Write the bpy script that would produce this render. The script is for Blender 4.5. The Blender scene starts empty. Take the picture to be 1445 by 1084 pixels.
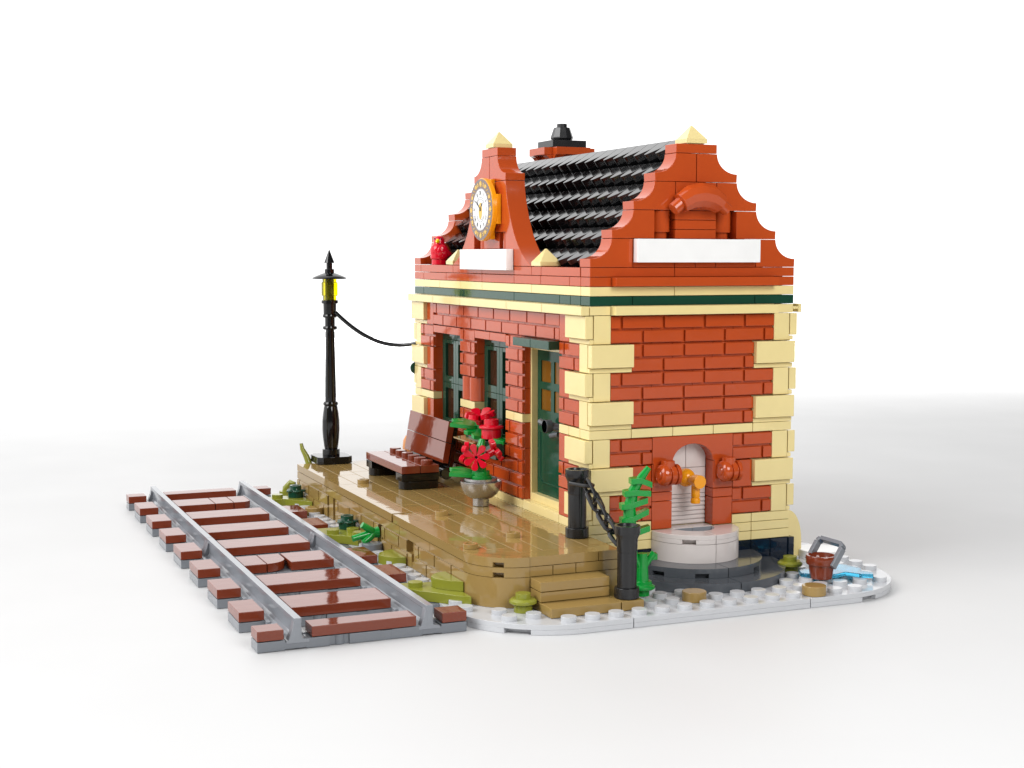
import bpy, bmesh, math, random
from mathutils import Vector, Matrix
random.seed(7)
U = 0.1            # one stud of the toy = 0.1 units
G = 0.017          # gap between neighbouring bricks
C = bpy.context.scene.collection
pi = math.pi

# ------------------------------------------------------------------ materials
def plastic(name, rgb, rough=0.09, var=0.05, metal=0.0, trans=0.0, ior=1.5, scale=9.0, bump=0.012):
    m = bpy.data.materials.new(name); m.use_nodes = True
    nt = m.node_tree; b = nt.nodes['Principled BSDF']
    tc = nt.nodes.new('ShaderNodeTexCoord')
    n = nt.nodes.new('ShaderNodeTexNoise'); n.inputs['Scale'].default_value = scale; n.inputs['Detail'].default_value = 4
    nt.links.new(tc.outputs['Object'], n.inputs['Vector'])
    mx = nt.nodes.new('ShaderNodeMix'); mx.data_type = 'RGBA'
    mx.inputs[6].default_value = (*[c * (1 - var) for c in rgb], 1)
    mx.inputs[7].default_value = (*[min(1, c * (1 + var)) for c in rgb], 1)
    nt.links.new(n.outputs['Fac'], mx.inputs[0]); nt.links.new(mx.outputs[2], b.inputs['Base Color'])
    n2 = nt.nodes.new('ShaderNodeTexNoise'); n2.inputs['Scale'].default_value = scale * 2.3; n2.inputs['Detail'].default_value = 6
    nt.links.new(tc.outputs['Object'], n2.inputs['Vector'])
    mr = nt.nodes.new('ShaderNodeMapRange'); mr.inputs['To Min'].default_value = rough * 0.75; mr.inputs['To Max'].default_value = rough * 1.35
    nt.links.new(n2.outputs['Fac'], mr.inputs['Value']); nt.links.new(mr.outputs['Result'], b.inputs['Roughness'])
    if bump:
        n3 = nt.nodes.new('ShaderNodeTexNoise'); n3.inputs['Scale'].default_value = 14; n3.inputs['Detail'].default_value = 2
        nt.links.new(tc.outputs['Object'], n3.inputs['Vector'])
        bp = nt.nodes.new('ShaderNodeBump'); bp.inputs['Strength'].default_value = bump; bp.inputs['Distance'].default_value = 0.05
        nt.links.new(n3.outputs['Fac'], bp.inputs['Height']); nt.links.new(bp.outputs['Normal'], b.inputs['Normal'])
    b.inputs['Metallic'].default_value = metal
    b.inputs['Transmission Weight'].default_value = trans
    b.inputs['IOR'].default_value = ior
    return m

ORANGE = plastic('orange_brick_plastic', (0.47, 0.066, 0.011))
TAN = plastic('tan_plastic', (0.80, 0.655, 0.30), 0.12)
DTAN = plastic('dark_tan_plastic', (0.33, 0.215, 0.07), 0.045)
BROWN = plastic('reddish_brown_plastic', (0.185, 0.033, 0.012), 0.06)
DGREEN = plastic('dark_green_plastic', (0.009, 0.055, 0.031), 0.08, ior=1.42)
GREEN = plastic('bright_green_plastic', (0.003, 0.27, 0.035), 0.16)
OLIVE = plastic('olive_green_plastic', (0.25, 0.26, 0.03), 0.12)
RED = plastic('red_plastic', (0.66, 0.002, 0.020), 0.14)
BLACK = plastic('black_plastic', (0.004, 0.004, 0.0045), 0.10, bump=0)
BLACKM = plastic('soft_black_plastic', (0.012, 0.012, 0.013), 0.22)
LGRAY = plastic('light_grey_plastic', (0.25, 0.265, 0.29), 0.12)
MGRAY = plastic('medium_grey_plastic', (0.18, 0.194, 0.215), 0.14)
DGRAY = plastic('dark_grey_plastic', (0.085, 0.093, 0.105), 0.10)
WHITE = plastic('white_plastic', (0.88, 0.875, 0.86), 0.12)
BASEW = plastic('pale_grey_plastic', (0.55, 0.56, 0.58), 0.12)
CREAM = plastic('cream_white_plastic', (0.66, 0.60, 0.575), 0.10)
GOLD = plastic('yellow_orange_plastic', (0.86, 0.33, 0.006), 0.16)
SILVER = plastic('silver_metal', (0.46, 0.455, 0.45), 0.24, metal=0.85)
YELLOW = plastic('yellow_plastic', (0.85, 0.62, 0.0), 0.2)
LAMPY = plastic('clear_yellow_plastic', (1.0, 0.86, 0.0), 0.04, trans=0.95, bump=0)
WATER = plastic('clear_blue_plastic', (0.10, 0.62, 0.92), 0.04, trans=0.9, bump=0)
GLASS = plastic('window_glass', (0.10, 0.045, 0.022), 0.03, trans=0.6, bump=0, ior=1.2)
AMBER = plastic('clear_amber_plastic', (0.24, 0.10, 0.012), 0.05, trans=0.25, bump=0, ior=1.25)
DOORG = plastic('door_green_plastic', (0.008, 0.06, 0.032), 0.12, ior=1.28)
NAVY = plastic('navy_black_plastic', (0.004, 0.010, 0.022), 0.05)
DIALW = plastic('dial_white', (0.80, 0.80, 0.80), 0.2)
DIALD = plastic('dial_grey_brown', (0.17, 0.12, 0.115), 0.3)
DIALG = plastic('dial_gold', (0.72, 0.44, 0.04), 0.25)
INK = plastic('dial_ink', (0.13, 0.125, 0.12), 0.5)
HANDM = plastic('hand_dark', (0.03, 0.028, 0.026), 0.4)
FLOOR = plastic('studio_white', (0.62, 0.62, 0.62), 0.5, var=0.006, scale=0.6, bump=0)

# ------------------------------------------------------------------ mesh builder
class MB:
    def __init__(s): s.v = []; s.f = []
    def add(s, vs, fs):
        o = len(s.v); s.v += [tuple(p) for p in vs]; s.f += [tuple(i + o for i in f) for f in fs]; return s
    def box(s, x0, x1, y0, y1, z0, z1, g=0.0):
        x0, x1 = min(x0, x1) + g, max(x0, x1) - g; y0, y1 = min(y0, y1) + g, max(y0, y1) - g; z0, z1 = z0 + g * .8, z1 - g * .8
        vs = [(x, y, z) for z in (z0, z1) for x, y in ((x0, y0), (x1, y0), (x1, y1), (x0, y1))]
        return s.add(vs, [(3, 2, 1, 0), (4, 5, 6, 7), (0, 1, 5, 4), (1, 2, 6, 5), (2, 3, 7, 6), (3, 0, 4, 7)])
    def prism(s, poly, axis, a0, a1):
        def P(p, a):
            return (a, p[0], p[1]) if axis == 'x' else (p[0], a, p[1]) if axis == 'y' else (p[0], p[1], a)
        n = len(poly)
        vs = [P(p, a0) for p in poly] + [P(p, a1) for p in poly]
        fs = [tuple(range(n))[::-1], tuple(range(n, 2 * n))] + [(i, (i + 1) % n, n + (i + 1) % n, n + i) for i in range(n)]
        return s.add(vs, fs)
    def lathe(s, c, prof, axis='z', seg=28, a0=0.0, a1=2 * pi):
        full = abs(a1 - a0 - 2 * pi) < 1e-6
        k = seg if full else seg + 1
        vs = []; n = len(prof)
        for r, h in prof:
            for i in range(k):
                t = a0 + (a1 - a0) * i / seg
                a, b = r * math.cos(t), r * math.sin(t)
                d = (a, b, h) if axis == 'z' else (a, h, b) if axis == 'y' else (h, a, b)
                vs.append((c[0] + d[0], c[1] + d[1], c[2] + d[2]))
        fs = []
        for j in range(n - 1):
            for i in range(seg):
                i2 = (i + 1) % k
                fs.append((j * k + i, j * k + i2, (j + 1) * k + i2, (j + 1) * k + i))
        if full:
            fs.append(tuple(range(k))[::-1]); fs.append(tuple(range((n - 1) * k, n * k)))
        return s.add(vs, fs)
    def cyl(s, c, r, h, axis='z', seg=28, r2=None):
        return s.lathe(c, [(r, 0), (r if r2 is None else r2, h)], axis, seg)
    def tube(s, pts, r, seg=10, rs=None, closed=False):
        pts = [Vector(p) for p in pts]; n = len(pts); up = None; vs = []
        for i, p in enumerate(pts):
            a = pts[i - 1] if (i or closed) else p; b = pts[(i + 1) % n] if (i < n - 1 or closed) else p
            t = (b - a).normalized()
            if up is None: up = t.orthogonal().normalized()
            up = (up - t * up.dot(t)).normalized(); w = t.cross(up)
            rr = rs[i] if rs else r
            for k in range(seg):
                q = 2 * pi * k / seg
                vs.append(p + (up * math.cos(q) + w * math.sin(q)) * rr)
        fs = []
        for i in range(n if closed else n - 1):
            for k in range(seg):
                k2 = (k + 1) % seg; i2 = (i + 1) % n
                fs.append((i * seg + k, i * seg + k2, i2 * seg + k2, i2 * seg + k))
        if not closed:
            fs.append(tuple(range(seg))[::-1]); fs.append(tuple(range((n - 1) * seg, n * seg)))
        return s.add(vs, fs)
    def ball(s, c, r, seg=18, rings=12, rot=None):
        if not hasattr(r, '__len__'): r = (r, r, r)
        vs = []; fs = []
        for j in range(rings + 1):
            ph = pi * (0.02 + 0.96 * j / rings) - pi / 2
            for i in range(seg):
                t = 2 * pi * i / seg
                d = Vector((r[0] * math.cos(ph) * math.cos(t), r[1] * math.cos(ph) * math.sin(t), r[2] * math.sin(ph)))
                if rot: d = rot @ d
                vs.append(Vector(c) + d)
        for j in range(rings):
            for i in range(seg):
                i2 = (i + 1) % seg
                fs.append((j * seg + i, j * seg + i2, (j + 1) * seg + i2, (j + 1) * seg + i))
        fs.append(tuple(range(seg))[::-1]); fs.append(tuple(range(rings * seg, (rings + 1) * seg)))
        return s.add(vs, fs)
    def xf(s, M, start=0):
        s.v = s.v[:start] + [tuple(M @ Vector(p)) for p in s.v[start:]]; return s

ORIGIN = {}
def build(name, mb, mat, parent=None, bevel=0.022, origin=(0, 0, 0), ang=35, label=None):
    if parent is not None: origin = ORIGIN[parent.name]
    bm = bmesh.new()
    vs = [bm.verts.new(((p[0] - origin[0]) * U, (p[1] - origin[1]) * U, (p[2] - origin[2]) * U)) for p in mb.v]
    for f in mb.f:
        try: bm.faces.new([vs[i] for i in f])
        except ValueError: pass
    bmesh.ops.recalc_face_normals(bm, faces=bm.faces)
    me = bpy.data.meshes.new(name); bm.to_mesh(me); bm.free()
    me.polygons.foreach_set('use_smooth', [True] * len(me.polygons))
    me.set_sharp_from_angle(angle=math.radians(ang))
    me.materials.append(mat)
    o = bpy.data.objects.new(name, me); C.objects.link(o)
    if parent is not None: o.parent = parent
    else: o.location = [c * U for c in origin]
    ORIGIN[o.name] = origin
    if bevel:
        b = o.modifiers.new('bevel', 'BEVEL'); b.width = bevel * U; b.segments = 2; b.limit_method = 'ANGLE'
        b.angle_limit = math.radians(50); b.harden_normals = True
    if label: o['label'] = label
    return o
def thing(name, label, cat, loc, group=None):
    o = bpy.data.objects.new(name, None); C.objects.link(o); o.location = [c * U for c in loc]
    o.empty_display_size = 0.05
    ORIGIN[o.name] = tuple(loc); tag(o, label, cat, group); return o
def tag(o, label, cat, group=None):
    o['label'] = label; o['category'] = cat
    if group: o['group'] = group
    return o
def stud(mb, x, y, z, r=0.3, h=0.2, seg=20): mb.cyl((x, y, z - 0.02), r, h + 0.02, 'z', seg)
def arc(cx, cy, r, a0, a1, n=14, notch=(), depth=0.3):
    out = []
    for i in range(n + 1):
        out.append(math.radians(a0 + (a1 - a0) * i / n))
    pts = []
    nn = sorted((math.radians(c - w / 2), math.radians(c + w / 2)) for c, w in notch)
    for t in out:
        if any(a <= t <= b for a, b in nn): continue
        pts.append((t, r))
    for a, b in nn: pts += [(a - 1e-4, r), (a, r - depth), (b, r - depth), (b + 1e-4, r)]
    pts.sort(key=lambda q: q[0])
    if a1 < a0: pts.reverse()
    return [(cx + q * math.cos(t), cy + q * math.sin(t)) for t, q in pts]

# ------------------------------------------------------------------ floor
fl = MB(); fl.prism([(190 * math.cos(2 * pi * i / 96), 190 * math.sin(2 * pi * i / 96)) for i in range(96)], 'z', -2, 0)
o = build('floor', fl, FLOOR, bevel=0); o['kind'] = 'structure'

# ------------------------------------------------------------------ base plate
base = thing('base_plate', 'pale grey studded base plate with rounded corners under the whole toy station', 'base plate', (-8, 2, 0))
ZB = 0.4
def plate_piece(poly_lo, poly_hi, studs, label=None):
    m = MB(); m.prism(poly_lo, 'z', 0.004, 0.2); m.prism(poly_hi, 'z', 0.2, ZB)
    for x, y in studs: stud(m, x, y, ZB)
    return build('plate', m, BASEW, base, bevel=0.015, label=label)
def hidden(x, y):     # studs covered by the buildings on top
    if -25 < x < 3 and -6 < y < 0.2: return True
    if -22 < x < 0 and 0 < y < 10: return True
    if x > 0 and math.hypot(x, y - 5) < 3.9: return True
    if x < 5 and -4 < y < 0: return True
    return False
allst = [(i + .5, j + .5) for i in range(-28, 6) for j in range(-7, 13)]
def inside(x, y):
    for cx, cy, sx, sy in ((2, -3, 1, -1), (2, 9, 1, 1), (-24, -3, -1, -1), (-24, 9, -1, 1)):
        if (x - cx) * sx > 0 and (y - cy) * sy > 0 and math.hypot(x - cx, y - cy) > 3.62: return False
    return True
allst = [p for p in allst if inside(*p) and not hidden(*p)]
cfr = lambda nt: [(-4, -7)] + arc(2, -3, 4, -90, 0, 18, nt) + [(6, -1 - G), (-4, -1 - G)]
plate_piece(cfr([(-76, 12), (-38, 15)]), cfr([]), [p for p in allst if p[1] < -1 and p[0] > -4])
plate_piece([(0, -1 + G), (6, -1 + G), (6, 7 - G), (0, 7 - G)], [(0, -1 + G), (6, -1 + G), (6, 7 - G), (0, 7 - G)], [p for p in allst if -1 < p[1] < 7 and p[0] > 0])
cbr = lambda nt: [(-4, 7 + G), (6, 7 + G)] + arc(2, 9, 4, 0, 90, 18, nt) + [(-4, 13)]
plate_piece(cbr([(14, 12)]), cbr([]), [p for p in allst if p[1] > 7 and p[0] > -4])
cl = [(-4 - G, 13)] + arc(-24, 9, 4, 90, 180, 14) + arc(-24, -3, 4, 180, 270, 14) + [(-4 - G, -7)]
plate_piece(cl, cl, [p for p in allst if p[0] < -4])

# ------------------------------------------------------------------ railway track
track = thing('railway_track', 'straight toy railway track with reddish brown sleepers and two grey rails', 'railway track', (-12, -11, 0))
def sleeper(x0, x1, left, inner, right):
    m = MB()
    m.box(x0, x1, -15, -13.95, 0.004, 0.395, G)
    m.box(x0 + .02, x1 - .02, -14.0, -12.9, 0.05, 0.30)
    m.box(x0, x1, -13.2, -12.3, 0.004, 0.395, G); m.box(x0 + .12, x1 - .12, -12.35, -12.1, 0.01, 0.36)
    m.cyl(((x0 + x1) / 2 + (x1 - x0) / 2 - .28, -11.93, .01), .24, .37)
    m.box(x0, x1, -11.6, -10.4, 0.004, 0.395, G); m.box(x0 + .03, x1 - .03, -10.45, -9.95, 0.01, .36)
    m.box(x0, x1, -10.0, -8.8, 0.004, 0.395, G)
    m.box(x0 + .12, x1 - .12, -12, -10, .01, .37)
    m.box(x0 + .02, x1 - .02, -9.1, -7.95, 0.05, 0.30)
    m.box(x0, x1, -8.05, -7, 0.004, 0.395, G)
    s = build('sleeper', m, MGRAY, track, bevel=0.015)
    if left: build('tile', MB().box(x0, x1, -15, -14, 0.4, 0.8, G), BROWN, s)
    for poly in inner: build('tile', MB().prism(poly, 'z', 0.41, 0.79), BROWN, s)
    if right: build('tile', MB().box(x0, x1, -8, -7, 0.4, 0.8, G), BROWN, s)
rect = lambda x0, x1, y0, y1: [(x0 + G, y0 + G), (x1 - G, y0 + G), (x1 - G, y1 - G), (x0 + G, y1 - G)]
for k in range(8):
    if k == 0: x0, x1 = 3, 4
    else: x0, x1 = -4 * (k - 1) - 1, -4 * (k - 1) + 1
    inner = [rect(x0, x1, -13, -9)]
    if k == 3:   # broken sleeper: two shorter pieces with rounded ends
        xm = (x0 + x1) / 2
        inner = [rect(x0, x1, -13, -12), [(x0 + G, -12 + G)] + [(x1 - 1 + .98 * math.cos(t), -11.98 + .96 * math.sin(t)) for t in [pi / 2 * i / 8 for i in range(9)]] + [(x0 + G, -11.02)], rect(x0, x1, -10.95, -9)]
    if k == 7: inner = [rect(x0, x1, -13, -11), rect(x0, x1, -11, -10), [(x0 + G, -10 + G), (x1 - G, -10 + G)] + [(x1 - G, -9.4), (x1 - .25, -9.1), (x1 - .5, -9 - G)] + [(x0 + G, -9 - G)]]
    sleeper(x0, x1, True, inner, k not in (1, 4, 7))
sleeper(-28, -27, True, [rect(-28, -27, -13, -9)], True)
def rail(yc, xa, xb, s):
    m = MB()
    prof = [(-.14, 1.15), (.14, 1.15), (.14, .98), (.085, .92), (.085, .50), (.16, .40), (.42, .34), (.42, .24), (-.42, .24), (-.42, .34), (-.16, .40), (-.085, .50), (-.085, .92), (-.14, .98)]
    m.prism([(yc + a, b) for a, b in prof], 'x', xa + .01, xb - .01)
    for sx, ex in ((xa, -1), (xb, 1)):   # joint flare at each end
        x = sx - ex * .02
        m.prism([(yc - .12, 1.12), (yc + .12, 1.12), (yc + .16, .3), (yc + .05, .22), (yc - .3, .22), (yc - .36, .34), (yc - .2, .75)], 'x', min(x, x - ex * .35), max(x, x - ex * .35))
    n = int(abs(xb - xa) / 2)
    for i in range(n):                    # clips holding the rail foot
        x = xa + 1 + 2 * i
        m.box(x - .32, x + .32, yc - .50, yc - .34, .22, .42); m.box(x - .32, x + .32, yc + .34, yc + .50, .22, .42)
    return build('rail', m, LGRAY, track, bevel=0.02)
for yc in (-13.5, -8.5):
    rail(yc, -12, 4, 1); rail(yc, -28, -12, 1)

# ------------------------------------------------------------------ platform
plat = thing('station_platform', 'dark tan raised platform with glossy tiled top and brick sides beside the track', 'platform', (-11, -3, 0.4))
m = MB()
XL, XR = -25, 3
# inner core
m.box(XL + .3, XR - 1.2, -5.7, -.1, .41, 1.95); m.box(XL + .3, 0, -5.2, -.1, .5, 2.3); m.box(0, 2.7, -4, -.1, .41, 2.3)
build('core', m, DTAN, plat, bevel=0)
m = MB()
def mason(mb, spans, fix, face, z0, rows=1, start=.5, jit=0.0, depth=.13, thick=.6):
    """masonry bricks with two raised courses each. face: front (y), gable (x), left, back"""
    for a0, a1 in spans:
        for r in range(rows):
            zz = z0 + 1.2 * r
            def P(b0, b1, d0, d1, za, zb, g):
                if face == 'front': mb.box(b0, b1, fix + d0, fix + d1, za, zb, g)
                elif face == 'gable': mb.box(fix - d1, fix - d0, b0, b1, za, zb, g)
                elif face == 'left': mb.box(fix + d0, fix + d1, b0, b1, za, zb, g)
                else: mb.box(b0, b1, fix - d1, fix - d0, za, zb, g)
            a = a0
            while a < a1 - .01:                    # bodies, two studs long
                b = min(a + 2, a1); P(a, b, depth, thick, zz, zz + 1.2, .006); a = b
            for c in range(2):
                cuts = [a0]; q = a0 + start + (1.0 if c == 0 else 0.0)
                while q < a1 - .2:
                    if q > a0 + .2: cuts.append(q)
                    q += 2
                cuts.append(a1)
                for i in range(len(cuts) - 1):
                    l = cuts[i] + (.055 if i else .0); h = cuts[i + 1] - (.055 if i < len(cuts) - 2 else .0)
                    P(l, h, 0, depth + .01, zz + .6 * c + .05, zz + .6 * c + .55, .004)
mason(m, [(XL, -18.8)], -6, 'front', .4, depth=.06)
mason(m, [(-17.3, -10.1)], -6, 'front', .4, depth=.06)
mason(m, [(-9.6, -6.0)], -6, 'front', .4, depth=.06)
mason(m, [(-4.9, 1)], -6, 'front', .4, depth=.06)
m.box(-18.7, -17.9, -5.95, -5.5, .4, 1.6, G); m.cyl((-17.6, -5.6, .41), .3, 1.18)
m.box(-10.08, -9.62, -5.97, -5.5, .4, 1.1, G); m.box(-6, -5.4, -5.97, -5.5, .4, 1.05, G); m.box(-6, -4.9, -5.95, -5.5, .4, .72, G); m.cyl((-5.25, -5.62, .41), .28, 1.18)
m.prism([(1 + G, -6)] + arc(1, -4, 2, -90, 0, 16) + [(3, -4 - G), (1 + G, -4 - G)], 'z', .41, 1.59)
m.box(2, 3, -4, -.02, .4, 1.6, G); m.box(XL, XL + 1, -6 + .08, 0, .4, 1.6, G)
build('brick_course', m, DTAN, plat)
# ledge layer 1.6-2.0 and top layer 2.0-2.4
def rounded_layer(name, z0, z1, segs_x, segs_y, notch, bev=0.02):
    mm = MB()
    for a, b in segs_x: mm.box(a, b, -6, -5.0, z0, z1, G)
    zm = (z0 + z1) / 2
    lo = [(1 + G, -6)] + arc(1, -4, 2, -90, 0, 16, notch) + [(3, -4 - G), (2, -4 - G), (1 + G, -5)]
    hi = [(1 + G, -6)] + arc(1, -4, 2, -90, 0, 16) + [(3, -4 - G), (2, -4 - G), (1 + G, -5)]
    mm.prism(lo, 'z', z0 + .01, zm); mm.prism(hi, 'z', zm, z1 - .01)
    for a, b in segs_y: mm.box(2, 3, a, b, z0, z1, G)
    mm.box(XL, XL + 1, -5, 0, z0, z1, G)
    return build(name, mm, DTAN, plat, bevel=bev)
rounded_layer('ledge', 1.6, 2.0, [(XL, -19), (-19, -13), (-13, -7), (-7, -3), (-3, 1)], [(-4, -3), (-3, -2), (-2, 0)], [(-36, 13)])
rounded_layer('edge_tile', 2.0, 2.4, [(XL, -17), (-17, -8.1), (-7.9, 1)], [(-4, -1), (-1, 0)], [(-36, 13)])
m = MB()
random.seed(11)
bumps = [(-17.1, -4.55), (-6.9, -4.0), (0.5, -5.5), (-1.0, -3.0)]
for j in range(5):
    y0 = -5 + j; x = XL + 1
    while x < 2 - .01:
        w = random.choice([2, 3, 4, 4, 6]); x2 = min(x + w, 2)
        if j == 0 and x2 > 1: x2 = 1 if x < 1 else x2
        if j == 0 and x >= 1: m.prism([(1 + G, -5 + G), (2 - G, -4 - G), (1 + G, -4 - G)], 'z', 2.0, 2.39); break
        m.box(x, x2, y0, y0 + 1, 2.0, 2.4, .010); x = x2
build('paving_tile', m, DTAN, plat, bevel=0.014)
for x, y in bumps:
    mm = MB(); mm.lathe((x, y, 2.39), [(.30, 0), (.30, .2), (.2, .2), (.2, .14), (.01, .14)], 'z', 24); build('stud', mm, DTAN, plat, bevel=.012)

steps = thing('platform_steps', 'dark tan stepped blocks leading up to the platform end beside the bollards', 'steps', (4, -2, .4))
m = MB(); m.box(3, 5, -4, -1, .4, .8, G); m.box(3, 5, -1, 0, .4, .8, G); build('lower_step', m, DTAN, steps)
m = MB(); m.box(3, 4, -4, -1, .8, 1.2, G); m.box(3, 4, -4, -1, 1.2, 1.6, G); build('upper_step', m, DTAN, steps)

# ------------------------------------------------------------------ station building
st = thing('station_building', 'orange brick toy railway station with tan corner stones and black tiled roof', 'station', (-11, 5, .4))
W1 = [(-22, 0), (-2, 0)]
# foundation and plinth
m = MB(); m.box(-21.8, -.35, .4, 9.8, .41, 1.55); build('foundation', m, NAVY, st, bevel=0)
m = MB()
for j in range(10): m.box(-.9, 0, j, j + 1, .4, 1.6, G)
m.box(-1, .05, 9.92, 10.22, .41, 1.59)
build('foundation_block', m, NAVY, st)
m = MB()
for z in (1.6, 2.0, 2.4):
    for a, b in (((0, 2), (2, 6), (6, 8), (8, 10)) if z < 2.3 else ((0, 2), (2, 3), (7, 8), (8, 10))): m.box(-1, 0, a, b, z, z + .4, G * .7)
    for a, b in ((-22, -16), (-16, -10), (-10, -7), (-7, -3), (-3, -1)): m.box(a, b, 0, 1, z, z + .4, G * .7)
    m.box(-22, -1, 9, 10, z, z + .4, G); m.box(-22, -21, 1, 9, z, z + .4, G)
build('plinth', m, TAN, st)
m = MB(); m.box(-21, -1, 1, 9, 2.2, 2.75); build('inner_floor', m, DTAN, st, bevel=0)
# rows
ROWS = [2.8, 4.0, 5.2, 6.8, 8.0, 9.2, 10.4]       # base of each brick row
QF = {0, 2, 4 + 0, 6}                              # rows whose front corner stones are long: G, E, C, A
QF = {0, 2, 4, 6}
fw = MB(); gw = MB(); bw = MB(); lw = MB()
for i, z in enumerate(ROWS):
    long_front = i in QF
    # front: right part
    if long_front:
        fw.box(-3, -2, 0, .9, z, z + 1.2, .012); fw.box(-20, -19, 0, .9, z, z + 1.2, .012)
    else:
        mason(fw, [(-3, -1)], 0, 'front', z); mason(fw, [(-21, -19)], 0, 'front', z)
    # gable
    if not long_front:
        if i == 1: gw.box(-.8, 0, 2, 3, z, z + 1.2, G); gw.box(-.8, 0, 7, 8, z, z + 1.2, G)
        elif i < 3: pass
        else: mason(gw, [(2, 8)], 0, 'gable', z)
    else:
        if i < 3: mason(gw, [(1, 3), (7, 9)], 0, 'gable', z, start=.5)
        else: mason(gw, [(1, 9)], 0, 'gable', z)
    mason(bw, [(-21, -1)], 10, 'back', z); mason(lw, [(1, 9)], -22, 'left', z)
# front piers
mason(fw, [(-19, -7)], 0, 'front', 2.8); mason(fw, [(-19, -7)], 0, 'front', 4.0)
for a, b in ((-15, -13), (-9, -7)): mason(fw, [(a, b)], 0, 'front', 5.2, thick=.9)
mason(fw, [(-9, -7)], 0, 'front', 6.8, rows=3, thick=.9); mason(fw, [(-15, -13)], 0, 'front', 8.0, rows=2, thick=.9)
for a in (-14.5, -13.5): fw.cyl((a, .48, 6.81), .49, 1.18, 'z', 24)
fw.box(-15, -13, .5, .9, 6.81, 7.99)
mason(fw, [(-19, -3)], 0, 'front', 10.4)
for a, b in ((-19, -17), (-17, -15), (-13, -11), (-11, -9)): fw.box(a, b, 0, .9, 10.0, 10.4, .010)
fw.box(-7, -3, .55, .9, 10.0, 10.4)
build('brick_wall', fw, ORANGE, st, label='front wall of orange brick facing the platform')
build('brick_wall', gw, ORANGE, st, label='end wall of orange brick behind the fountain')
build('brick_wall', bw, ORANGE, st); build('brick_wall', lw, ORANGE, st)
m = MB(); m.box(-.75, -.5, 1.0, 3.2, 2.8, 6.4); m.box(-.75, -.5, 6.8, 9, 2.8, 6.4); m.box(-.75, -.5, 1, 9, 6.4, 11.6); m.box(-20.9, -19, .5, .7, 2.8, 11.6); m.box(-3, -1, .5, .7, 2.8, 11.6); m.box(-19, -3, .55, .7, 10.4, 11.6); m.box(-21.5, -21.3, 1, 9, 2.8, 11.6); m.box(-21, -1, 9.4, 9.5, 2.8, 11.6)
m.box(-19, -7, .5, .7, 2.8, 5.2); m.box(-14.9, -13.1, .5, .88, 5.2, 10); m.box(-8.9, -7.1, .5, .88, 5.2, 10)
build('wall_core', m, ORANGE, st, bevel=0)
# tan band
m = MB()
for a, b in ((0, 2), (2, 4), (4, 6), (6, 8), (8, 10)): m.box(-.9, 0, a, b, 6.4, 6.8, G * .7)
for a, b in ((-3, -2), (-2, -.9), (-9, -8), (-8, -7), (-15, -13), (-21, -19), (-22, -21)): m.box(a, b, 0, .9, 6.4, 6.8, G * .7)
m.box(-22, -21.1, .9, 10, 6.4, 6.8); m.box(-21.1, -.9, 9.1, 10, 6.4, 6.8)
build('string_course', m, TAN, st)
# corner stones
for i, z in enumerate(ROWS):
    lf = i in QF
    for cx, sx in ((0, -1), (-22, 1)):
        # sx: direction along the front going inwards
        q = MB()
        X = lambda a: cx + sx * a
        if lf:   # long stone on the front
            q.box(X(0), X(2), .2, 1, z, z + 1.2, .008); q.box(X(0), X(2), 0, .21, z, z + .2, .006); 
            q.box(X(0.004), X(2), -.2, .17, z + .22, z + 1.185, .006)
        else:
            q.box(X(.2), X(1), 0, 2, z, z + 1.2, .008); q.box(X(0), X(.21), 0, 2, z, z + .2, .006)
            q.box(X(-.2), X(.17), 0.004, 2, z + .22, z + 1.185, .006)
        build('corner_stone', q, TAN, st)
    q = MB()
    if lf: q.box(-1, 0, 9, 9.8, z, z + 1.2, .008); q.box(-1, 0, 9.79, 10, z, z + .2, .006); q.box(-1, -.004, 9.83, 10.2, z + .22, z + 1.185, .006)
    else: q.box(-1, -.2, 8, 10, z, z + 1.2, .008); q.box(-.21, 0, 8, 10, z, z + .2, .006); q.box(-.17, .2, 8, 9.996, z + .22, z + 1.185, .006)
    build('corner_stone', q, TAN, st)
# cornice, frieze
m = MB()
m.box(0, .4, 1, 9, 11.6, 12.0, G); m.box(-.9, 0, 9, 10, 11.6, 12.0, G); m.box(-.9, 0, 0, 1, 11.6, 12.0, G)
m.box(-.5, -.05, 10.0, 10.28, 11.76, 11.88); m.box(-.5, -.05, 10.28, 10.44, 11.62, 11.99)
for a, b in ((-22, -18), (-18, -14), (-14, -8), (-8, -4), (-4, -.0)): m.box(a, b, -.4, 0, 11.6, 12.0, G * .7)
m.box(-22, -.9, 0, .9, 11.6, 12.0); m.box(-.9, 0, 1, 9, 11.6, 12.0); m.box(-22, -.9, 9.2, 10, 11.6, 12.0); m.box(-22, -21.1, .9, 9.2, 11.6, 12.0)
m.box(-22.4, -22, .6, 9, 11.6, 12.0, G)
build('cornice', m, TAN, st)
def ring(name, z0, z1, mat, cf, cg):
    mm = MB()
    for a, b in cf: mm.box(a, b, 0, .9, z0, z1, G * .7)
    for a, b in cg: mm.box(-.9, 0, a, b, z0, z1, G * .7)
    mm.box(-22, -.9, 9.1, 10, z0, z1); mm.box(-22, -21.1, .9, 9.1, z0, z1)
    return build(name, mm, mat, st)
ring('frieze', 12.0, 12.4, DGREEN, [(-22, -20.5), (-20.5, -14.5), (-14.5, -8), (-8, -3), (-3, -1.9), (-1.9, -.9)], [(0, 2), (2, 8), (8, 10)])
ring('upper_band', 12.4, 12.8, TAN, [(-22, -18), (-18, -15), (-15, -12), (-12, -6), (-6, -.9)], [(0, 4), (4, 10)])
m = MB()
for a, b in ((-22, -20.5), (-20.5, -17), (-17, -12), (-12, -8), (-8, -5), (-5, -2), (-2, -.9)): m.box(a, b, 0, .9, 12.8, 13.2, G * .7)
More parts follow.
